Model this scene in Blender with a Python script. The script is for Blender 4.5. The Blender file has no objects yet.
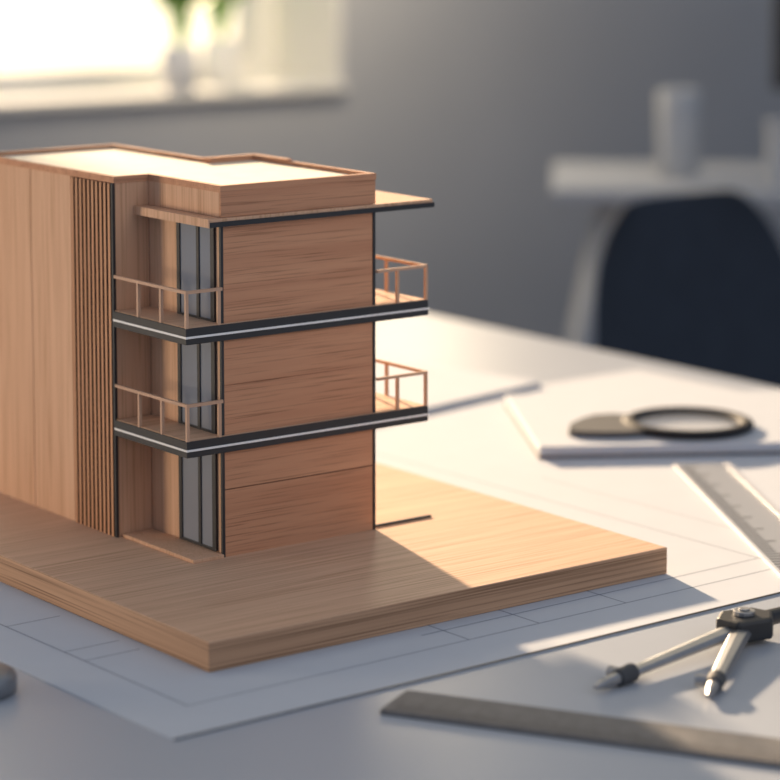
import bpy, bmesh, math, random
from mathutils import Vector, Matrix
random.seed(4)
C=bpy.context.scene.collection
bpy.context.scene.view_settings.view_transform='Standard'

# ------------------------------------------------------------------ materials
def newmat(name):
    m=bpy.data.materials.new(name); m.use_nodes=True
    nt=m.node_tree; b=nt.nodes['Principled BSDF']; return m,nt,b
def plain(name,col,rough=.5,metal=0,noise=.06,scale=30,spec=.5,bump=0):
    m,nt,b=newmat(name)
    tc=nt.nodes.new('ShaderNodeTexCoord'); n=nt.nodes.new('ShaderNodeTexNoise')
    n.inputs['Scale'].default_value=scale; n.inputs['Detail'].default_value=4
    nt.links.new(tc.outputs['Object'],n.inputs['Vector'])
    r=nt.nodes.new('ShaderNodeValToRGB')
    r.color_ramp.elements[0].position=.3; r.color_ramp.elements[1].position=.7
    r.color_ramp.elements[0].color=[max(0,c*(1-noise)) for c in col]+[1]
    r.color_ramp.elements[1].color=[min(1,c*(1+noise)) for c in col]+[1]
    nt.links.new(n.outputs['Fac'],r.inputs['Fac']); nt.links.new(r.outputs['Color'],b.inputs['Base Color'])
    b.inputs['Roughness'].default_value=rough; b.inputs['Metallic'].default_value=metal
    b.inputs['Specular IOR Level'].default_value=spec
    if bump:
        bp=nt.nodes.new('ShaderNodeBump'); bp.inputs['Strength'].default_value=bump; bp.inputs['Distance'].default_value=.001
        nt.links.new(n.outputs['Fac'],bp.inputs['Height']); nt.links.new(bp.outputs['Normal'],b.inputs['Normal'])
    return m
def wood(name,dark,light,axis,streak=1.0,rough=.55,fine=1.0,lines=.45,pos=(.36,.5),long=12):
    """grain runs along axis ('x','y','z')"""
    m,nt,b=newmat(name); L=nt.links
    tc=nt.nodes.new('ShaderNodeTexCoord')
    def stretched(lng,cross):
        mp=nt.nodes.new('ShaderNodeMapping')
        mp.inputs['Scale'].default_value=[lng if a in axis else cross for a in 'xyz']
        L.new(tc.outputs['Object'],mp.inputs['Vector']); return mp
    m1=stretched(4,150); n1=nt.nodes.new('ShaderNodeTexNoise'); n1.inputs['Scale'].default_value=1; n1.inputs['Detail'].default_value=3
    L.new(m1.outputs[0],n1.inputs['Vector'])
    m2=stretched(long,1000*fine); n2=nt.nodes.new('ShaderNodeTexNoise'); n2.inputs['Scale'].default_value=1; n2.inputs['Detail'].default_value=3
    n2.inputs['Distortion'].default_value=.08
    L.new(m2.outputs[0],n2.inputs['Vector'])
    r1=nt.nodes.new('ShaderNodeValToRGB'); r1.color_ramp.elements[0].position=.3; r1.color_ramp.elements[1].position=.72
    r1.color_ramp.elements[0].color=list(dark)+[1]; r1.color_ramp.elements[1].color=list(light)+[1]
    L.new(n1.outputs['Fac'],r1.inputs['Fac'])
    r2=nt.nodes.new('ShaderNodeValToRGB'); r2.color_ramp.elements[0].position=pos[0]; r2.color_ramp.elements[1].position=pos[1]
    v=1-lines; r2.color_ramp.elements[0].color=(v,v*.93,v*.86,1); r2.color_ramp.elements[1].color=(1,1,1,1)
    L.new(n2.outputs['Fac'],r2.inputs['Fac'])
    mx=nt.nodes.new('ShaderNodeMix'); mx.data_type='RGBA'; mx.blend_type='MULTIPLY'; mx.inputs['Factor'].default_value=streak
    L.new(r1.outputs['Color'],mx.inputs['A']); L.new(r2.outputs['Color'],mx.inputs['B'])
    L.new(mx.outputs['Result'],b.inputs['Base Color'])
    bp=nt.nodes.new('ShaderNodeBump'); bp.inputs['Strength'].default_value=.25; bp.inputs['Distance'].default_value=.0003
    L.new(n2.outputs['Fac'],bp.inputs['Height']); L.new(bp.outputs['Normal'],b.inputs['Normal'])
    b.inputs['Roughness'].default_value=rough; b.inputs['Specular IOR Level'].default_value=.3
    return m
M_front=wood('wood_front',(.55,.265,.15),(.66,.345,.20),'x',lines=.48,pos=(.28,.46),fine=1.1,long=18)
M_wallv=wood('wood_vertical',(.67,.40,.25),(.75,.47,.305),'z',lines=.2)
M_baseW=wood('wood_base',(.66,.415,.268),(.75,.49,.325),'x',lines=.26,fine=.9)
M_ply=wood('wood_ply_edge',(.46,.27,.16),(.62,.38,.235),'xy',fine=.75,lines=.50,long=5)
M_slat=wood('wood_slat',(.56,.29,.16),(.66,.35,.20),'z',lines=.15)
M_rail=plain('rail_wood',(.58,.36,.24),.5)
M_dark=plain('dark_charcoal',(.022,.024,.028),.45)
M_shade_tick=plain('slat_shade_and_ticks',(.05,.028,.018),.9)  # painted shade between the slats, also colours the steel ruler ticks
M_seam=plain('seam_brown',(.14,.075,.045),.9)
M_white=plain('white_inlay',(.9,.89,.87),.4)
M_roof=plain('roof_cream',(.86,.78,.62),.6,scale=80)
M_glass=plain('model_glass',(.28,.30,.34),.16,noise=.03)
M_table=plain('desk_laminate',(.42,.455,.51),.38,scale=6,noise=.03)
M_paper=plain('paper_white',(.54,.575,.63),.7,scale=40,noise=.015)
M_line=plain('drawing_ink',(.22,.25,.31),.8)
M_steel=plain('brushed_steel',(.36,.365,.38),.42,metal=.9,scale=120)
M_bar=plain('dark_steel',(.165,.16,.16),.55,metal=0,scale=150,noise=.1,spec=.25)
M_black=plain('black_plastic',(.02,.021,.024),.42)
M_matte=plain('matte_black',(.025,.026,.03),.7,spec=.2)
M_mattegrey=plain('matte_dark_grey',(.075,.078,.085),.7,spec=.2)
M_wall=plain('wall_paint',(.48,.49,.51),.85,scale=4,noise=.03)
M_trim=plain('white_trim',(.82,.80,.76),.5,noise=.02)
M_grey=plain('grey_desk_paint',(.50,.51,.53),.6,noise=.02)
M_floor=wood('floor_wood',(.12,.09,.07),(.18,.14,.11),'x',lines=.2)
M_chair=plain('chair_shell_black',(.052,.062,.080),.85,spec=.08)
M_cer=plain('white_ceramic',(.78,.78,.78),.35)
M_cup=plain('grey_ceramic',(.52,.53,.54),.5)
M_leaf=plain('leaf_green',(.20,.42,.05),.5,scale=60,noise=.3)
def trans(name,col,alpha,rough=.1):
    m,nt,b=newmat(name)
    n=nt.nodes.new('ShaderNodeTexNoise'); n.inputs['Scale'].default_value=20
    r=nt.nodes.new('ShaderNodeValToRGB'); r.color_ramp.elements[0].color=[c*.96 for c in col]+[1]; r.color_ramp.elements[1].color=list(col)+[1]
    nt.links.new(n.outputs['Fac'],r.inputs['Fac']); nt.links.new(r.outputs['Color'],b.inputs['Base Color'])
    b.inputs['Alpha'].default_value=alpha; b.inputs['Roughness'].default_value=rough
    return m
M_clear=trans('clear_plastic',(.56,.58,.61),.7,.3)
M_clear2=trans('clear_plastic_edge',(.85,.86,.88),.9)
M_lens=trans('lens_glass',(.50,.53,.56),.18,.6)

# ------------------------------------------------------------------ builders
def thing(name,label,cat,loc=(0,0,0),rot=0,group=None):
    e=bpy.data.objects.new(name,None); e.empty_display_size=.02
    e.location=loc; e.rotation_euler=(0,0,rot); C.objects.link(e)
    e['label']=label; e['category']=cat
    if group: e['group']=group
    return e
def mk(name,bm,mats,parent=None,loc=(0,0,0),bevel=0,smooth=False,segs=2):
    me=bpy.data.meshes.new(name); bm.normal_update(); bm.to_mesh(me); bm.free()
    for m in (mats if isinstance(mats,(list,tuple)) else [mats]): me.materials.append(m)
    o=bpy.data.objects.new(name,me); o.location=loc; C.objects.link(o)
    if parent: o.parent=parent
    if smooth:
        for p in me.polygons: p.use_smooth=True
    if bevel:
        b=o.modifiers.new('bevel','BEVEL'); b.width=bevel; b.segments=segs; b.limit_method='ANGLE'
    return o
def box(bm,x0,x1,y0,y1,z0,z1,mi=0):
    vs=[bm.verts.new(p) for p in [(x0,y0,z0),(x1,y0,z0),(x1,y1,z0),(x0,y1,z0),(x0,y0,z1),(x1,y0,z1),(x1,y1,z1),(x0,y1,z1)]]
    for f in [(3,2,1,0),(4,5,6,7),(0,1,5,4),(1,2,6,5),(2,3,7,6),(3,0,4,7)]:
        bm.faces.new([vs[i] for i in f]).material_index=mi
def prism(bm,pts,z0,z1,mi=0):
    lo=[bm.verts.new((x,y,z0)) for x,y in pts]; hi=[bm.verts.new((x,y,z1)) for x,y in pts]
    n=len(pts)
    bm.faces.new(hi).material_index=mi; bm.faces.new(lo[::-1]).material_index=mi
    for i in range(n):
        j=(i+1)%n; bm.faces.new([lo[i],lo[j],hi[j],hi[i]]).material_index=mi
def boxes(name,lst,mat,parent=None,bevel=0,loc=(0,0,0)):
    bm=bmesh.new()
    for b in lst: box(bm,*b)
    return mk(name,bm,mat,parent,loc,bevel)
def tube(bm,p0,p1,r0,r1=None,n=14,mi=0,flat=1.0):
    r1=r0 if r1 is None else r1
    p0=Vector(p0);p1=Vector(p1); d=(p1-p0).normalized()
    if flat!=1.0: u=Vector((-d.y,d.x,0)).normalized(); w=d.cross(u)
    else: u=d.orthogonal().normalized(); w=d.cross(u)
    A=[bm.verts.new(p0+(u*math.cos(2*math.pi*i/n)+w*flat*math.sin(2*math.pi*i/n))*r0) for i in range(n)]
    B=[bm.verts.new(p1+(u*math.cos(2*math.pi*i/n)+w*flat*math.sin(2*math.pi*i/n))*r1) for i in range(n)]
    for i in range(n):
        j=(i+1)%n; bm.faces.new([A[i],A[j],B[j],B[i]]).material_index=mi
    bm.faces.new(A[::-1]).material_index=mi; bm.faces.new(B).material_index=mi
def lathe(bm,prof,n=40):
    rings=[]
    for r,z in prof:
        rings.append([bm.verts.new((r*math.cos(2*math.pi*i/n),r*math.sin(2*math.pi*i/n),z)) for i in range(n)])
    for a,b in zip(rings,rings[1:]):
        for i in range(n):
            j=(i+1)%n; bm.faces.new([a[i],a[j],b[j],b[i]])
    bm.faces.new(rings[0][::-1]); bm.faces.new(rings[-1])

# ------------------------------------------------------------------ architectural model
PZ=.0006   # paper top
model=thing('architectural_model','light wooden architectural model of three-storey building on thick base board','architectural model',(0,0,PZ))
HB=.0165-PZ
def Z(z): return z-PZ
LA=.1080; FA=-.0242   # front volume length, outer plane of the slat screen
# base board
bm=bmesh.new(); box(bm,-.1000,.2190,-.1380,.33,0,HB)
bm.faces.ensure_lookup_table()
for f in bm.faces:
    f.normal_update()
    if abs(f.normal.z)<.5: f.material_index=1
mk('base_board',bm,[M_baseW,M_ply],model,bevel=.0006)
# main body
body=[(0,0),(LA,0),(LA,.124),(.076,.124),(.076,.242),(FA+.001,.242),(FA+.001,.1245),(FA+.005,.1245),(FA+.005,.0765),(0,.0765)]
bm=bmesh.new(); prism(bm,body,HB,Z(.2278))
bm.faces.ensure_lookup_table()
for f in bm.faces:
    f.normal_update(); c=f.calc_center_median()
    if (f.normal.y<-.5 and c.y<.01) or (f.normal.x<-.5 and c.x<FA+.002): f.material_index=1
mk('building_body',bm,[M_wallv,M_seam],model)
# front cladding planks
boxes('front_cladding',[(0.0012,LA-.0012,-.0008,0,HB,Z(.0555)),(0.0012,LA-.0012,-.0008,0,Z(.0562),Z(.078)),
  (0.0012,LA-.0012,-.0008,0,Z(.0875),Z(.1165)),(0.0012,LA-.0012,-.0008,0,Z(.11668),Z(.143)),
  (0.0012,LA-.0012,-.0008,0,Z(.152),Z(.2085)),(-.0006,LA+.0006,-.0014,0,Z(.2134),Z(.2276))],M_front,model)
boxes('side_cladding',[(FA,FA+.001,.1255,.1736,HB,Z(.2276)),(FA,FA+.001,.1745,.242,HB,Z(.2276)),
   (-.0007,0,.0000,.0755,Z(.2134),Z(.2276))],M_wallv,model)
# slat screen
bm=bmesh.new()
n=10
for i in range(n):
    b0=.0782+i*(.1245-.0782)/n
    box(bm,FA-.0014,FA+.005,b0,b0+.0025,HB,Z(.2272))
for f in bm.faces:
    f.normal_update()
    if f.normal.y<-.5: f.material_index=1  # slat sides coloured dark to paint shade into the gaps
scr=mk('slat_screen',bm,[M_slat,M_shade_tick],model)
boxes('screen_backing',[(FA+.0043,FA+.005,.0780,.1245,HB,Z(.2272))],M_shade_tick,scr)  # dark backing, gap shade put into its colour
boxes('screen_side',[(FA-.0002,-.0009,.0755,.0778,HB,Z(.2276))],M_wallv,scr)
# corner trims
for t in [(-.0008,.0010,-.0012,.0006,HB,Z(.2085)),(LA-.0010,LA+.0008,-.0012,.0006,HB,Z(.2085)),(FA-.0014,FA+.0004,.0750,.0768,HB,Z(.2276))]:
    boxes('corner_trim',[t],M_dark,model)
# parapet coping + roof deck
outer=[(-.0010,-.0017),(LA+.0010,-.0017),(LA+.0010,.1250),(.0766,.1250),(.0766,.2426),(FA-.0004,.2426),(FA-.0004,.0750),(-.0010,.0750)]
w=.0038
def inset(p,w): 
    s=[(1,1),(-1,1),(-1,-1),(-1,-1),(-1,-1),(1,-1),(1,1),(1,1)]
    return [(x+w*a,y+w*b) for (x,y),(a,b) in zip(p,s)]
inner=inset(outer,w)
bm=bmesh.new(); N=len(outer)
def ring(pts,z): return [bm.verts.new((x,y,z)) for x,y in pts]
o0=ring(outer,Z(.2276)); o1=ring(outer,Z(.2314)); i1=ring(inner,Z(.2314)); i0=ring(inner,Z(.2276))
for i in range(N):
    j=(i+1)%N
    bm.faces.new([o0[i],o0[j],o1[j],o1[i]]); bm.faces.new([o1[i],o1[j],i1[j],i1[i]]); bm.faces.new([i1[i],i1[j],i0[j],i0[i]]); bm.faces.new([o0[j],o0[i],i0[i],i0[j]])
mk('parapet',bm,M_front,model)
bm=bmesh.new(); prism(bm,inset(outer,w-.0004),Z(.2279),Z(.2290)); mk('roof_deck',bm,M_roof,model)
# raised coping along the stepped back corner of the front block
bm=bmesh.new(); prism(bm,[(.0700,.1208),(LA-.0034,.1208),(LA-.0034,.085),(LA+.0012,.085),(LA+.0012,.1256),(.0700,.1256)],Z(.2314),Z(.2326))
mk('roof_step',bm,M_front,model)
# canopy
can=boxes('roof_canopy',[(-.0103,.1505,-.0046,.092,Z(.2085),Z(.2114))],M_dark,model)
boxes('canopy_top',[(-.0096,.1495,-.0040,.0750,Z(.2114),Z(.2132))],M_wallv,can)
boxes('canopy_fascia',[(-.0112,-.0103,-.0046,.0750,Z(.2085),Z(.2134))],M_wallv,can)
# balconies
def balcony(zb):
    z0,z1=Z(zb),Z(zb+.0093)
    s=boxes('balcony',[(FA-.0016,.147,-.0032,.0750,z0,z1)],M_dark,model,bevel=.0002)
    boxes('balcony_deck',[(FA-.0006,.146,-.0022,.0750,z1,z1+.0004)],M_baseW,s)
    zc=(z0*.55+z1*.45)
    boxes('edge_inlay',[(FA-.0020,.1474,-.0037,.0750,zc-.0006,zc+.0006)],M_white,s)
    zt=z1+.0205; t=.0009; a0=FA-.0004; a1=.146; b0=-.0020
    L=[(a0-t,a0+t,b0-t,.0750,zt-t,zt+t),(a0+t,-.0008,b0-t,b0+t,zt-t,zt+t)]
    for (a,b) in [(a0,.049),(a0,.0245),(a0,b0),(-.003,b0)]: L.append((a-t,a+t,b-t,b+t,z1,zt-t))
    boxes('railing',L,M_rail,s)
    L=[(LA+.001,a1-t,b0-t,b0+t,zt-t,zt+t),(a1-t,a1+t,b0-t,.0750,zt-t,zt+t),(LA+.001,a1-t,.0750-2*t,.0750,zt-t,zt+t)]
    for (a,b) in [(.1245,b0),(a1,b0),(a1,.037),(a1,.0742)]: L.append((a-t,a+t,b-t,b+t,z1,zt-t))
    boxes('railing',L,M_rail,s)
balcony(.0782); balcony(.1430)
# windows
for z0,z1 in [(.0190,.0782),(.0877,.143),(.1525,.2085)]:
    z0=Z(z0); z1=Z(z1)
    fr=boxes('window',[(-.0016,0,.0408,.0440,z0,z1),(-.0016,0,.0205,.0232,z0,z1),(-.0016,0,.0048,.0085,z0,z1),
                     (-.0015,0,.0060,.0430,z0,z0+.0014),(-.0015,0,.0060,.0430,z1-.0014,z1)],M_dark,model)
    boxes('window_pane',[(-.0008,-.0001,.0055,.0430,z0,z1)],M_glass,fr)
# entrance step and side terrace
boxes('entrance_step',[(-.0220,-.0009,-.0028,.0750,HB,HB+.0022)],M_wallv,model,bevel=.0003)
boxes('terrace_edge',[(.111,.1545,.003,.0045,HB,HB+.0014)],M_dark,model)

# ------------------------------------------------------------------ drawing sheet
sheet=thing('blueprint_sheet','large white architectural plan sheet with thin drawn lines under model','drawing',(-.171,-.217,0))
sheet.rotation_euler=(0,0,math.radians(1.3))
boxes('paper_sheet',[(0,.83,0,.55,0.0001,.0005)],M_paper,sheet)
bm=bmesh.new()
def ln(x0,y0,x1,y1,w=.0009):
    d=Vector((x1-x0,y1-y0)).normalized(); nn=Vector((-d.y,d.x))*w/2
    vs=[bm.verts.new((x0+nn.x*s+0,y0+nn.y*s,.00056)) if k==0 else bm.verts.new((x1+nn.x*s,y1+nn.y*s,.00056)) for k,s in ((0,1),(0,-1),(1,-1),(1,1))]
    bm.faces.new(vs[::-1])
def rc(x0,y0,x1,y1,w=.0009):
    ln(x0,y0,x1,y0,w);ln(x1,y0,x1,y1,w);ln(x1,y1,x0,y1,w);ln(x0,y1,x0,y0,w)
rc(.034,.040,.46,.50)
ln(.20,.062,.46,.062)
for x in (.215,.265,.33): ln(x,.040,x,.078)
for y in (.135,.155,.215): ln(.034,y,.068,y)
ln(.5,.05,.5,.3,.0006)
mk('drawn_lines',bm,M_line,sheet)
boxes('sheet_edge_strip',[(.0,.83,.0000,.0016,.0005,.0009)],M_dark,sheet)  # dark strip along the near edge of the sheet

# ------------------------------------------------------------------ table
tb=thing('work_table','large off-white laminate work table with rounded corners','table',(-.02,.15,-.75))
bm=bmesh.new(); box(bm,-.75,.705,-.78,.80,.722,.75)
bmesh.ops.bevel(bm,geom=[e for e in bm.edges if abs(e.verts[0].co.z-e.verts[1].co.z)>.01],offset=.06,segments=8,affect='EDGES')
mk('table_top',bm,M_table,tb,bevel=.002)
for x in (-.66,.6):
    for y in (-.70,.70):
        bm=bmesh.new(); tube(bm,(x,y,0),(x,y,.722),.018,.024); mk('leg',bm,M_trim,tb,smooth=True)

# ------------------------------------------------------------------ notebook, notepad, rulers
nb=thing('notebook','white notebook with thin dark cover edge lying on plan sheet','notebook',(.358,.141,PZ),-math.radians(32.4))
boxes('cover',[(0,.24,0,.192,0,.0020)],M_bar,nb,bevel=.0004)
boxes('page_block',[(0.001,.239,.001,.191,.0020,.0085)],M_paper,nb,bevel=.0006)
np_=thing('notepad','thin white notepad lying near the wooden model','notepad',(.533,.345,PZ),math.radians(191.5))
boxes('cover',[(0,.26,-.16,0,0,.0008)],M_bar,np_)
boxes('page_block',[(0,.26,-.16,0,.0008,.0034)],M_paper,np_,bevel=.0004)
# magnifier on notebook
mg=thing('magnifying_glass','black round magnifying glass with flat handle on white notebook','magnifying glass',(.488,.1270,PZ+.0085))
bm=bmesh.new()
R=.0425;rr=.0056;n1=56;n2=10;vs=[]
for i in range(n1):
    t=2*math.pi*i/n1
    vs.append([bm.verts.new(((R+rr*math.cos(2*math.pi*k/n2))*math.cos(t),(R+rr*math.cos(2*math.pi*k/n2))*math.sin(t),.6*(rr+rr*math.sin(2*math.pi*k/n2)))) for k in range(n2)])
for i in range(n1):
    for k in range(n2):
        bm.faces.new([vs[i][k],vs[(i+1)%n1][k],vs[(i+1)%n1][(k+1)%n2],vs[i][(k+1)%n2]])
mk('lens_rim',bm,M_matte,mg,smooth=True)
bm=bmesh.new(); lathe(bm,[(.039,.0020),(.039,.0040)]); mk('lens',bm,M_lens,mg)
bm=bmesh.new()
hd=Vector((-.86,.51)).normalized(); hn=Vector((-hd.y,hd.x))
up=[(.034,.028),(.050,.031),(.068,.030),(.084,.026),(.091,.020)]
dn=[(.086,-.002),(.074,-.020),(.062,-.032),(.048,-.034),(.034,-.028)]
poly=[(hd*s+hn*wd) for s,wd in up+dn]
poly+= [(hd*math.cos(t)+hn*math.sin(t))*.0430 for t in (-.50,-.25,0,.25,.50)]
prism(bm,[(p.x,p.y) for p in poly][::-1],0,.0045); mk('handle',bm,M_mattegrey,mg)

def ruler(name,label,loc,rot,L,W,T,mat,tickmat,step=.002,tw=.0004,edge=None):
    r=thing(name,label,'ruler',loc,rot)
    bm=bmesh.new()
    prism(bm,[(0,0),(L,0),(L,W),(0,W)],0,T)
    mk('blade',bm,mat,r,bevel=.0003)
    if edge: boxes('bevelled_edge',[(0,L,W-.004,W+.0005,0,T+.0004),(0,L,-.0012,.0008,0,T+.0004)],edge,r)
    bm=bmesh.new()
    k=0;x=.006
    while x<L-.005:
        h=.016 if k%5==0 else .010
        v=[bm.verts.new(p) for p in [(x-tw/2,.0012,T+.0001),(x+tw/2,.0012,T+.0001),(x+tw/2,h,T+.0001),(x-tw/2,h,T+.0001)]]
        bm.faces.new(v)
        k+=1;x+=step
    mk('tick_marks',bm,tickmat,r)
    return r
ruler('plastic_ruler','clear plastic ruler with fine tick marks on plan sheet',(.4175,.0655,PZ),math.radians(180+58.8),.30,.038,.0020,M_clear,M_black,step=.006,tw=.0018,edge=M_clear2)
ruler('steel_ruler','dark brushed steel ruler lying on the table',(-.070,-.243,0),math.radians(-60.3),.30,.034,.0026,M_bar,M_shade_tick,tw=.0003)

# ------------------------------------------------------------------ drawing compass
cp=thing('drawing_compass','steel drawing compass with black hinge lying open on table','compass',(.158,-.262,0.0009))
def rel(a,b,z): return (a-.158,b+.262,z)
bm=bmesh.new()
prism(bm,[(-.014,-.010),(.008,-.014),(.018,-.004),(.015,.009),(-.004,.014),(-.016,.005)],.002,.014)
mk('hinge',bm,M_black,cp,bevel=.002)
bm=bmesh.new(); tube(bm,(0,0,.014),(0,0,.0165),.006); tube(bm,(0,0,.0165),(0,0,.0175),.003); mk('hinge_screw',bm,M_steel,cp,bevel=.0004)
bm=bmesh.new(); tube(bm,(.012,.002,.008),(.055,.004,.008),.0046,.0038,16); mk('grip',bm,M_black,cp,smooth=False)
def leg(tip,name='leg'):
    T=Vector(tip); S=Vector((0,0,.0075)); d=(T-S)
    bm=bmesh.new(); tube(bm,S+d*.06,S+d*.80,.0062,.0042,8,flat=.6)
    o=mk(name,bm,M_steel,cp,bevel=.0004)
    bm=bmesh.new(); tube(bm,S+d*.76,S+d*.86,.0048,.0044,14); mk('clamp',bm,M_mattegrey,o,bevel=.0005)
    n=Vector((-d.y,d.x,0)).normalized()
    bm=bmesh.new(); tube(bm,S+d*.81-n*.010,S+d*.81-n*.0040,.0030,.0030,12); mk('clamp_screw',bm,M_steel,o)
    bm=bmesh.new(); tube(bm,S+d*.85,S+d*.95,.0034,.0026,10); tube(bm,S+d*.95,T,.0024,.0010,10); mk('point',bm,M_steel,o)
leg(rel(.034,-.283,.003)); leg(rel(.069,-.327,.003))

# pocket tape
tp=thing('tape_measure','small round grey metal tape measure on table','tape measure',(-.209,-.095,0))
M_tape=plain('tape_grey',(.24,.25,.27),.4,metal=.5,scale=150)
bm=bmesh.new(); lathe(bm,[(.0165,0),(.019,.0015),(.0192,.0085),(.0180,.0105),(.015,.0120),(.009,.0126)]); mk('case',bm,M_tape,tp,smooth=True)
bm=bmesh.new(); lathe(bm,[(.007,.0122),(.007,.0129),(.006,.0131)]); mk('button',bm,M_tape,tp)

# ------------------------------------------------------------------ room
def struct(o): o['kind']='structure'; return o
WB=2.16
a0,a1,z0,z1=.515,1.66,.07,1.45
struct(boxes('wall_back',[(-2.2,a0,WB,WB+.24,-.75,2.0),(a1,4.6,WB,WB+.24,-.75,2.0),(a0,a1,WB,WB+.24,-.75,z0),(a0,a1,WB,WB+.24,z1,2.0)],M_wall))
struct(boxes('wall_right',[(4.6,4.8,-2.6,WB+.24,-.75,2.0)],M_wall))
struct(boxes('floor',[(-2.2,4.8,-2.6,WB+.24,-.85,-.75)],M_floor))
struct(boxes('baseboard_back',[(-2.2,4.6,WB-.015,WB,-.75,-.65)],M_trim))
win=struct(boxes('window_1',[(a0+.05,a1-.052,WB+.17,WB+.225,z0+.014,z0+.04),(a0+.05,a1-.052,WB+.17,WB+.225,z1-.07,z1-.012),(a0+.012,a0+.05,WB+.17,WB+.225,z0+.014,z1-.012),(a1-.052,a1-.012,WB+.17,WB+.225,z0+.014,z1-.012)],M_trim))
struct(boxes('trim_1',[(a0+.0,a1-.0,WB-.02,WB+.238,z0,z0+.014)],M_trim,bevel=.004))
struct(boxes('trim_2',[(a1-.012,a1,WB-.004,WB+.238,z0+.014,z1-.012),(a0,a0+.012,WB-.004,WB+.238,z0+.014,z1-.012),(a0,a1,WB-.004,WB+.238,z1-.012,z1)],M_trim))

# potted sprigs on sill
def sprig(a,b,h,label):
    p=thing('vase_plant',label,'plant',(a,b,z0+.014),0,'plants on window sill')
    bm=bmesh.new(); lathe(bm,[(.020,0),(.027,.006),(.030,.035),(.028,.060),(.025,.068),(.026,.072),(.022,.072)]); mk('vase',bm,M_cer,p,smooth=True)
    bm=bmesh.new(); rnd=random.Random(int(a*100))
    for k in range(40):
        ang=rnd.uniform(0,6.28); sp=rnd.uniform(.005,.042); top=h+rnd.uniform(-.01,.10)
        e=Vector((math.cos(ang)*sp,math.sin(ang)*sp,top)); tube(bm,(0,0,.06),e,.0012,.0008,6)
        for q in range(4):
            c=Vector((0,0,.06)).lerp(e,.72+.09*q); a2=rnd.uniform(0,6.28); l=.042
            d=Vector((math.cos(a2),math.sin(a2),.6)).normalized(); s=d.cross(Vector((0,0,1))).normalized()*.014
            v=[bm.verts.new(x) for x in (c,c+d*l*.4+s,c+d*l,c+d*l*.4-s)]; bm.faces.new(v)
    mk('foliage',bm,M_leaf,p)
sprig(1.36,2.17,.130,'small white vase with green leaves on window sill')
sprig(1.50,2.27,.150,'slim white vase with leafy sprigs near window frame')

# ------------------------------------------------------------------ background desk
def cam2ab(x,y): return (-.807+x*.7967+y*.6043, -1.223-x*.6043+y*.7967)
HEAD=-math.radians(37.18)
a,b=cam2ab(.215,3.46)
dk=thing('white_desk','pale grey-white desk with splayed legs standing near the wall','desk',(a,b,-.75),HEAD+math.radians(-4))
boxes('desk_top',[(0,1.3,0,.36,.724,.746)],M_grey,dk,bevel=.004)
for (x,y,dx) in [(.09,.05,-.07),(.09,.31,-.07),(1.2,.05,.07),(1.2,.31,.07)]:
    bm=bmesh.new(); tube(bm,(x+dx*2.2,y,0),(x,y,.724),.016,.020,12); mk('leg',bm,M_grey,dk,smooth=True)
a,b=cam2ab(.402,3.62)
cu=thing('cylindrical_vase','plain pale cylindrical vase standing on desk','vase',(a,b,-.004))
bm=bmesh.new(); lathe(bm,[(.026,0),(.029,.004),(.030,.118),(.028,.122),(.026,.118),(.025,.01)]); mk('vase_body',bm,M_cup,cu,smooth=True)
a,b=cam2ab(.575,3.62)
mo=thing('computer_monitor','dark computer monitor with grey stand on desk','monitor',(a,b,-.004),HEAD)
boxes('screen_panel',[(-.04,.45,0,.03,.12,.42)],M_black,mo,bevel=.004)
boxes('stand',[(.16,.22,.01,.03,.0,.2),(.08,.30,-.06,.10,0,.01)],M_bar,mo,bevel=.003)
a,b=cam2ab(.545,3.50)
bx=thing('storage_box','small pale grey box on desk beside monitor','box',(a,b,-.004),HEAD)
boxes('box_body',[(-.03,.09,0,.05,0,.075)],M_cup,bx,bevel=.003)
boxes('lid',[(-.032,.092,-.002,.052,.075,.085)],M_grey,bx,bevel=.002)

# ------------------------------------------------------------------ chair
a,b=cam2ab(.524,2.85)
ch=thing('shell_chair','black moulded shell chair with rounded backrest beside table','chair',(a,b,-.75),HEAD+math.radians(48))
bm=bmesh.new()
prof=[(-.22,.40),(-.20,.415),(-.1,.41),(.03,.40),(.12,.405),(.18,.44),(.205,.51),(.23,.60),(.255,.69),(.27,.755),(.278,.79)]
hw=[.19,.21,.22,.22,.22,.225,.225,.22,.200,.165,.11]
NU=12; g=[]
for (y,z),h in zip(prof,hw):
    row=[]
    for i in range(NU+1):
        t=-1+2*i/NU
        up=max(0,(z-.44))/.35
        row.append(bm.verts.new((t*h, y-.035*t*t*min(1,up*2), z+.02*t*t*(1-min(1,up*3)))))
    g.append(row)
for r1,r2 in zip(g,g[1:]):
    for i in range(NU): bm.faces.new([r1[i],r1[i+1],r2[i+1],r2[i]])
o=mk('seat_shell',bm,M_chair,ch,smooth=True)
s=o.modifiers.new('sol','SOLIDIFY'); s.thickness=.006
s=o.modifiers.new('sub','SUBSURF'); s.levels=2; s.render_levels=2
for x in (-1,1):
    for y in (-1,1):
        bm=bmesh.new(); tube(bm,(x*.22,y*.21,0),(x*.12,y*.11,.405),.010,.014); mk('leg',bm,M_black,ch,smooth=True)

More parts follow.
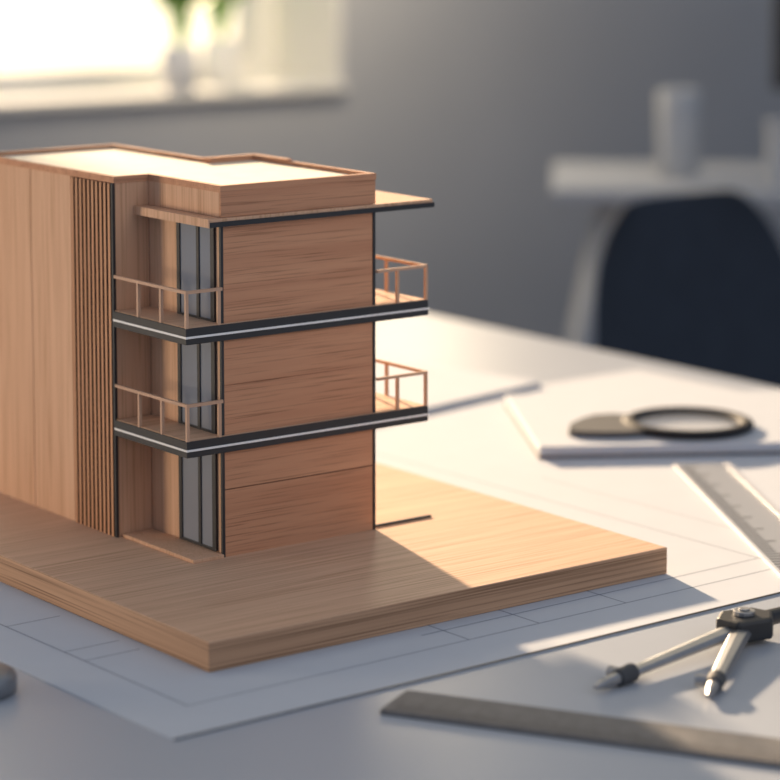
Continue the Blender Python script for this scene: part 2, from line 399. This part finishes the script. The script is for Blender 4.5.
# ------------------------------------------------------------------ lights
def sunvec(): 
    h=Vector((-.256,-.967)).normalized(); e=math.radians(14.5)
    return Vector((h.x*math.cos(e),h.y*math.cos(e),-math.sin(e)))
sd=bpy.data.lights.new('sun','SUN'); sd.energy=13.5; sd.angle=math.radians(2.2); sd.color=(1,.745,.49)
so=bpy.data.objects.new('sun',sd); so.rotation_euler=sunvec().to_track_quat('-Z','Y').to_euler(); so.location=(.6,2.5,1.5); C.objects.link(so)
def area(name,loc,tgt,size,en,col):
    l=bpy.data.lights.new(name,'AREA'); l.size=size; l.energy=en; l.color=col
    o=bpy.data.objects.new(name,l); o.location=loc
    o.rotation_euler=(Vector(tgt)-Vector(loc)).to_track_quat('-Z','Y').to_euler(); C.objects.link(o)
area('left_fill',(-1.0,.66,.10),(0,.20,.02),.3,6.4,(1,.78,.54))  # added unseen warm fill, brightens the left walls and base
area('front_fill',(.4,-2.2,1.5),(.1,0,.1),1.4,10.5,(1,.93,.88))  # added unseen fill, lifts the shaded front of the model
pl_=bpy.data.lights.new('spill_fill','POINT'); pl_.energy=9; pl_.color=(1,.82,.57); pl_.shadow_soft_size=.12  # added unseen point light, warm spill on back wall and sill
po=bpy.data.objects.new('spill_fill',pl_); po.location=(1.50,1.80,.50); C.objects.link(po)

w=bpy.data.worlds.new('sky'); bpy.context.scene.world=w; w.use_nodes=True; nt=w.node_tree
bg=nt.nodes['Background']; tc=nt.nodes.new('ShaderNodeTexCoord')
dt=nt.nodes.new('ShaderNodeVectorMath'); dt.operation='DOT_PRODUCT'; dt.inputs[1].default_value=(.45,.89,0)
nt.links.new(tc.outputs['Generated'],dt.inputs[0])
cr=nt.nodes.new('ShaderNodeValToRGB'); e=cr.color_ramp.elements
e[0].position=.35; e[0].color=(.175,.215,.285,1); e[1].position=.9; e[1].color=(1.5,1.27,.88,1)
nt.links.new(dt.outputs['Value'],cr.inputs['Fac']); nt.links.new(cr.outputs['Color'],bg.inputs['Color']); bg.inputs['Strength'].default_value=1.3

# ------------------------------------------------------------------ camera
cd=bpy.data.cameras.new('camera'); cam=bpy.data.objects.new('camera',cd); C.objects.link(cam)
cam.location=(-.807,-1.223,.4); cam.rotation_euler=(math.pi/2-.1203,0,-math.radians(37.176))
cd.sensor_width=36; cd.lens=36*2605/780; cd.shift_y=-190/780; cd.clip_start=.01
cd.dof.use_dof=True; cd.dof.focus_distance=1.46; cd.dof.aperture_fstop=5.6
bpy.context.scene.camera=cam
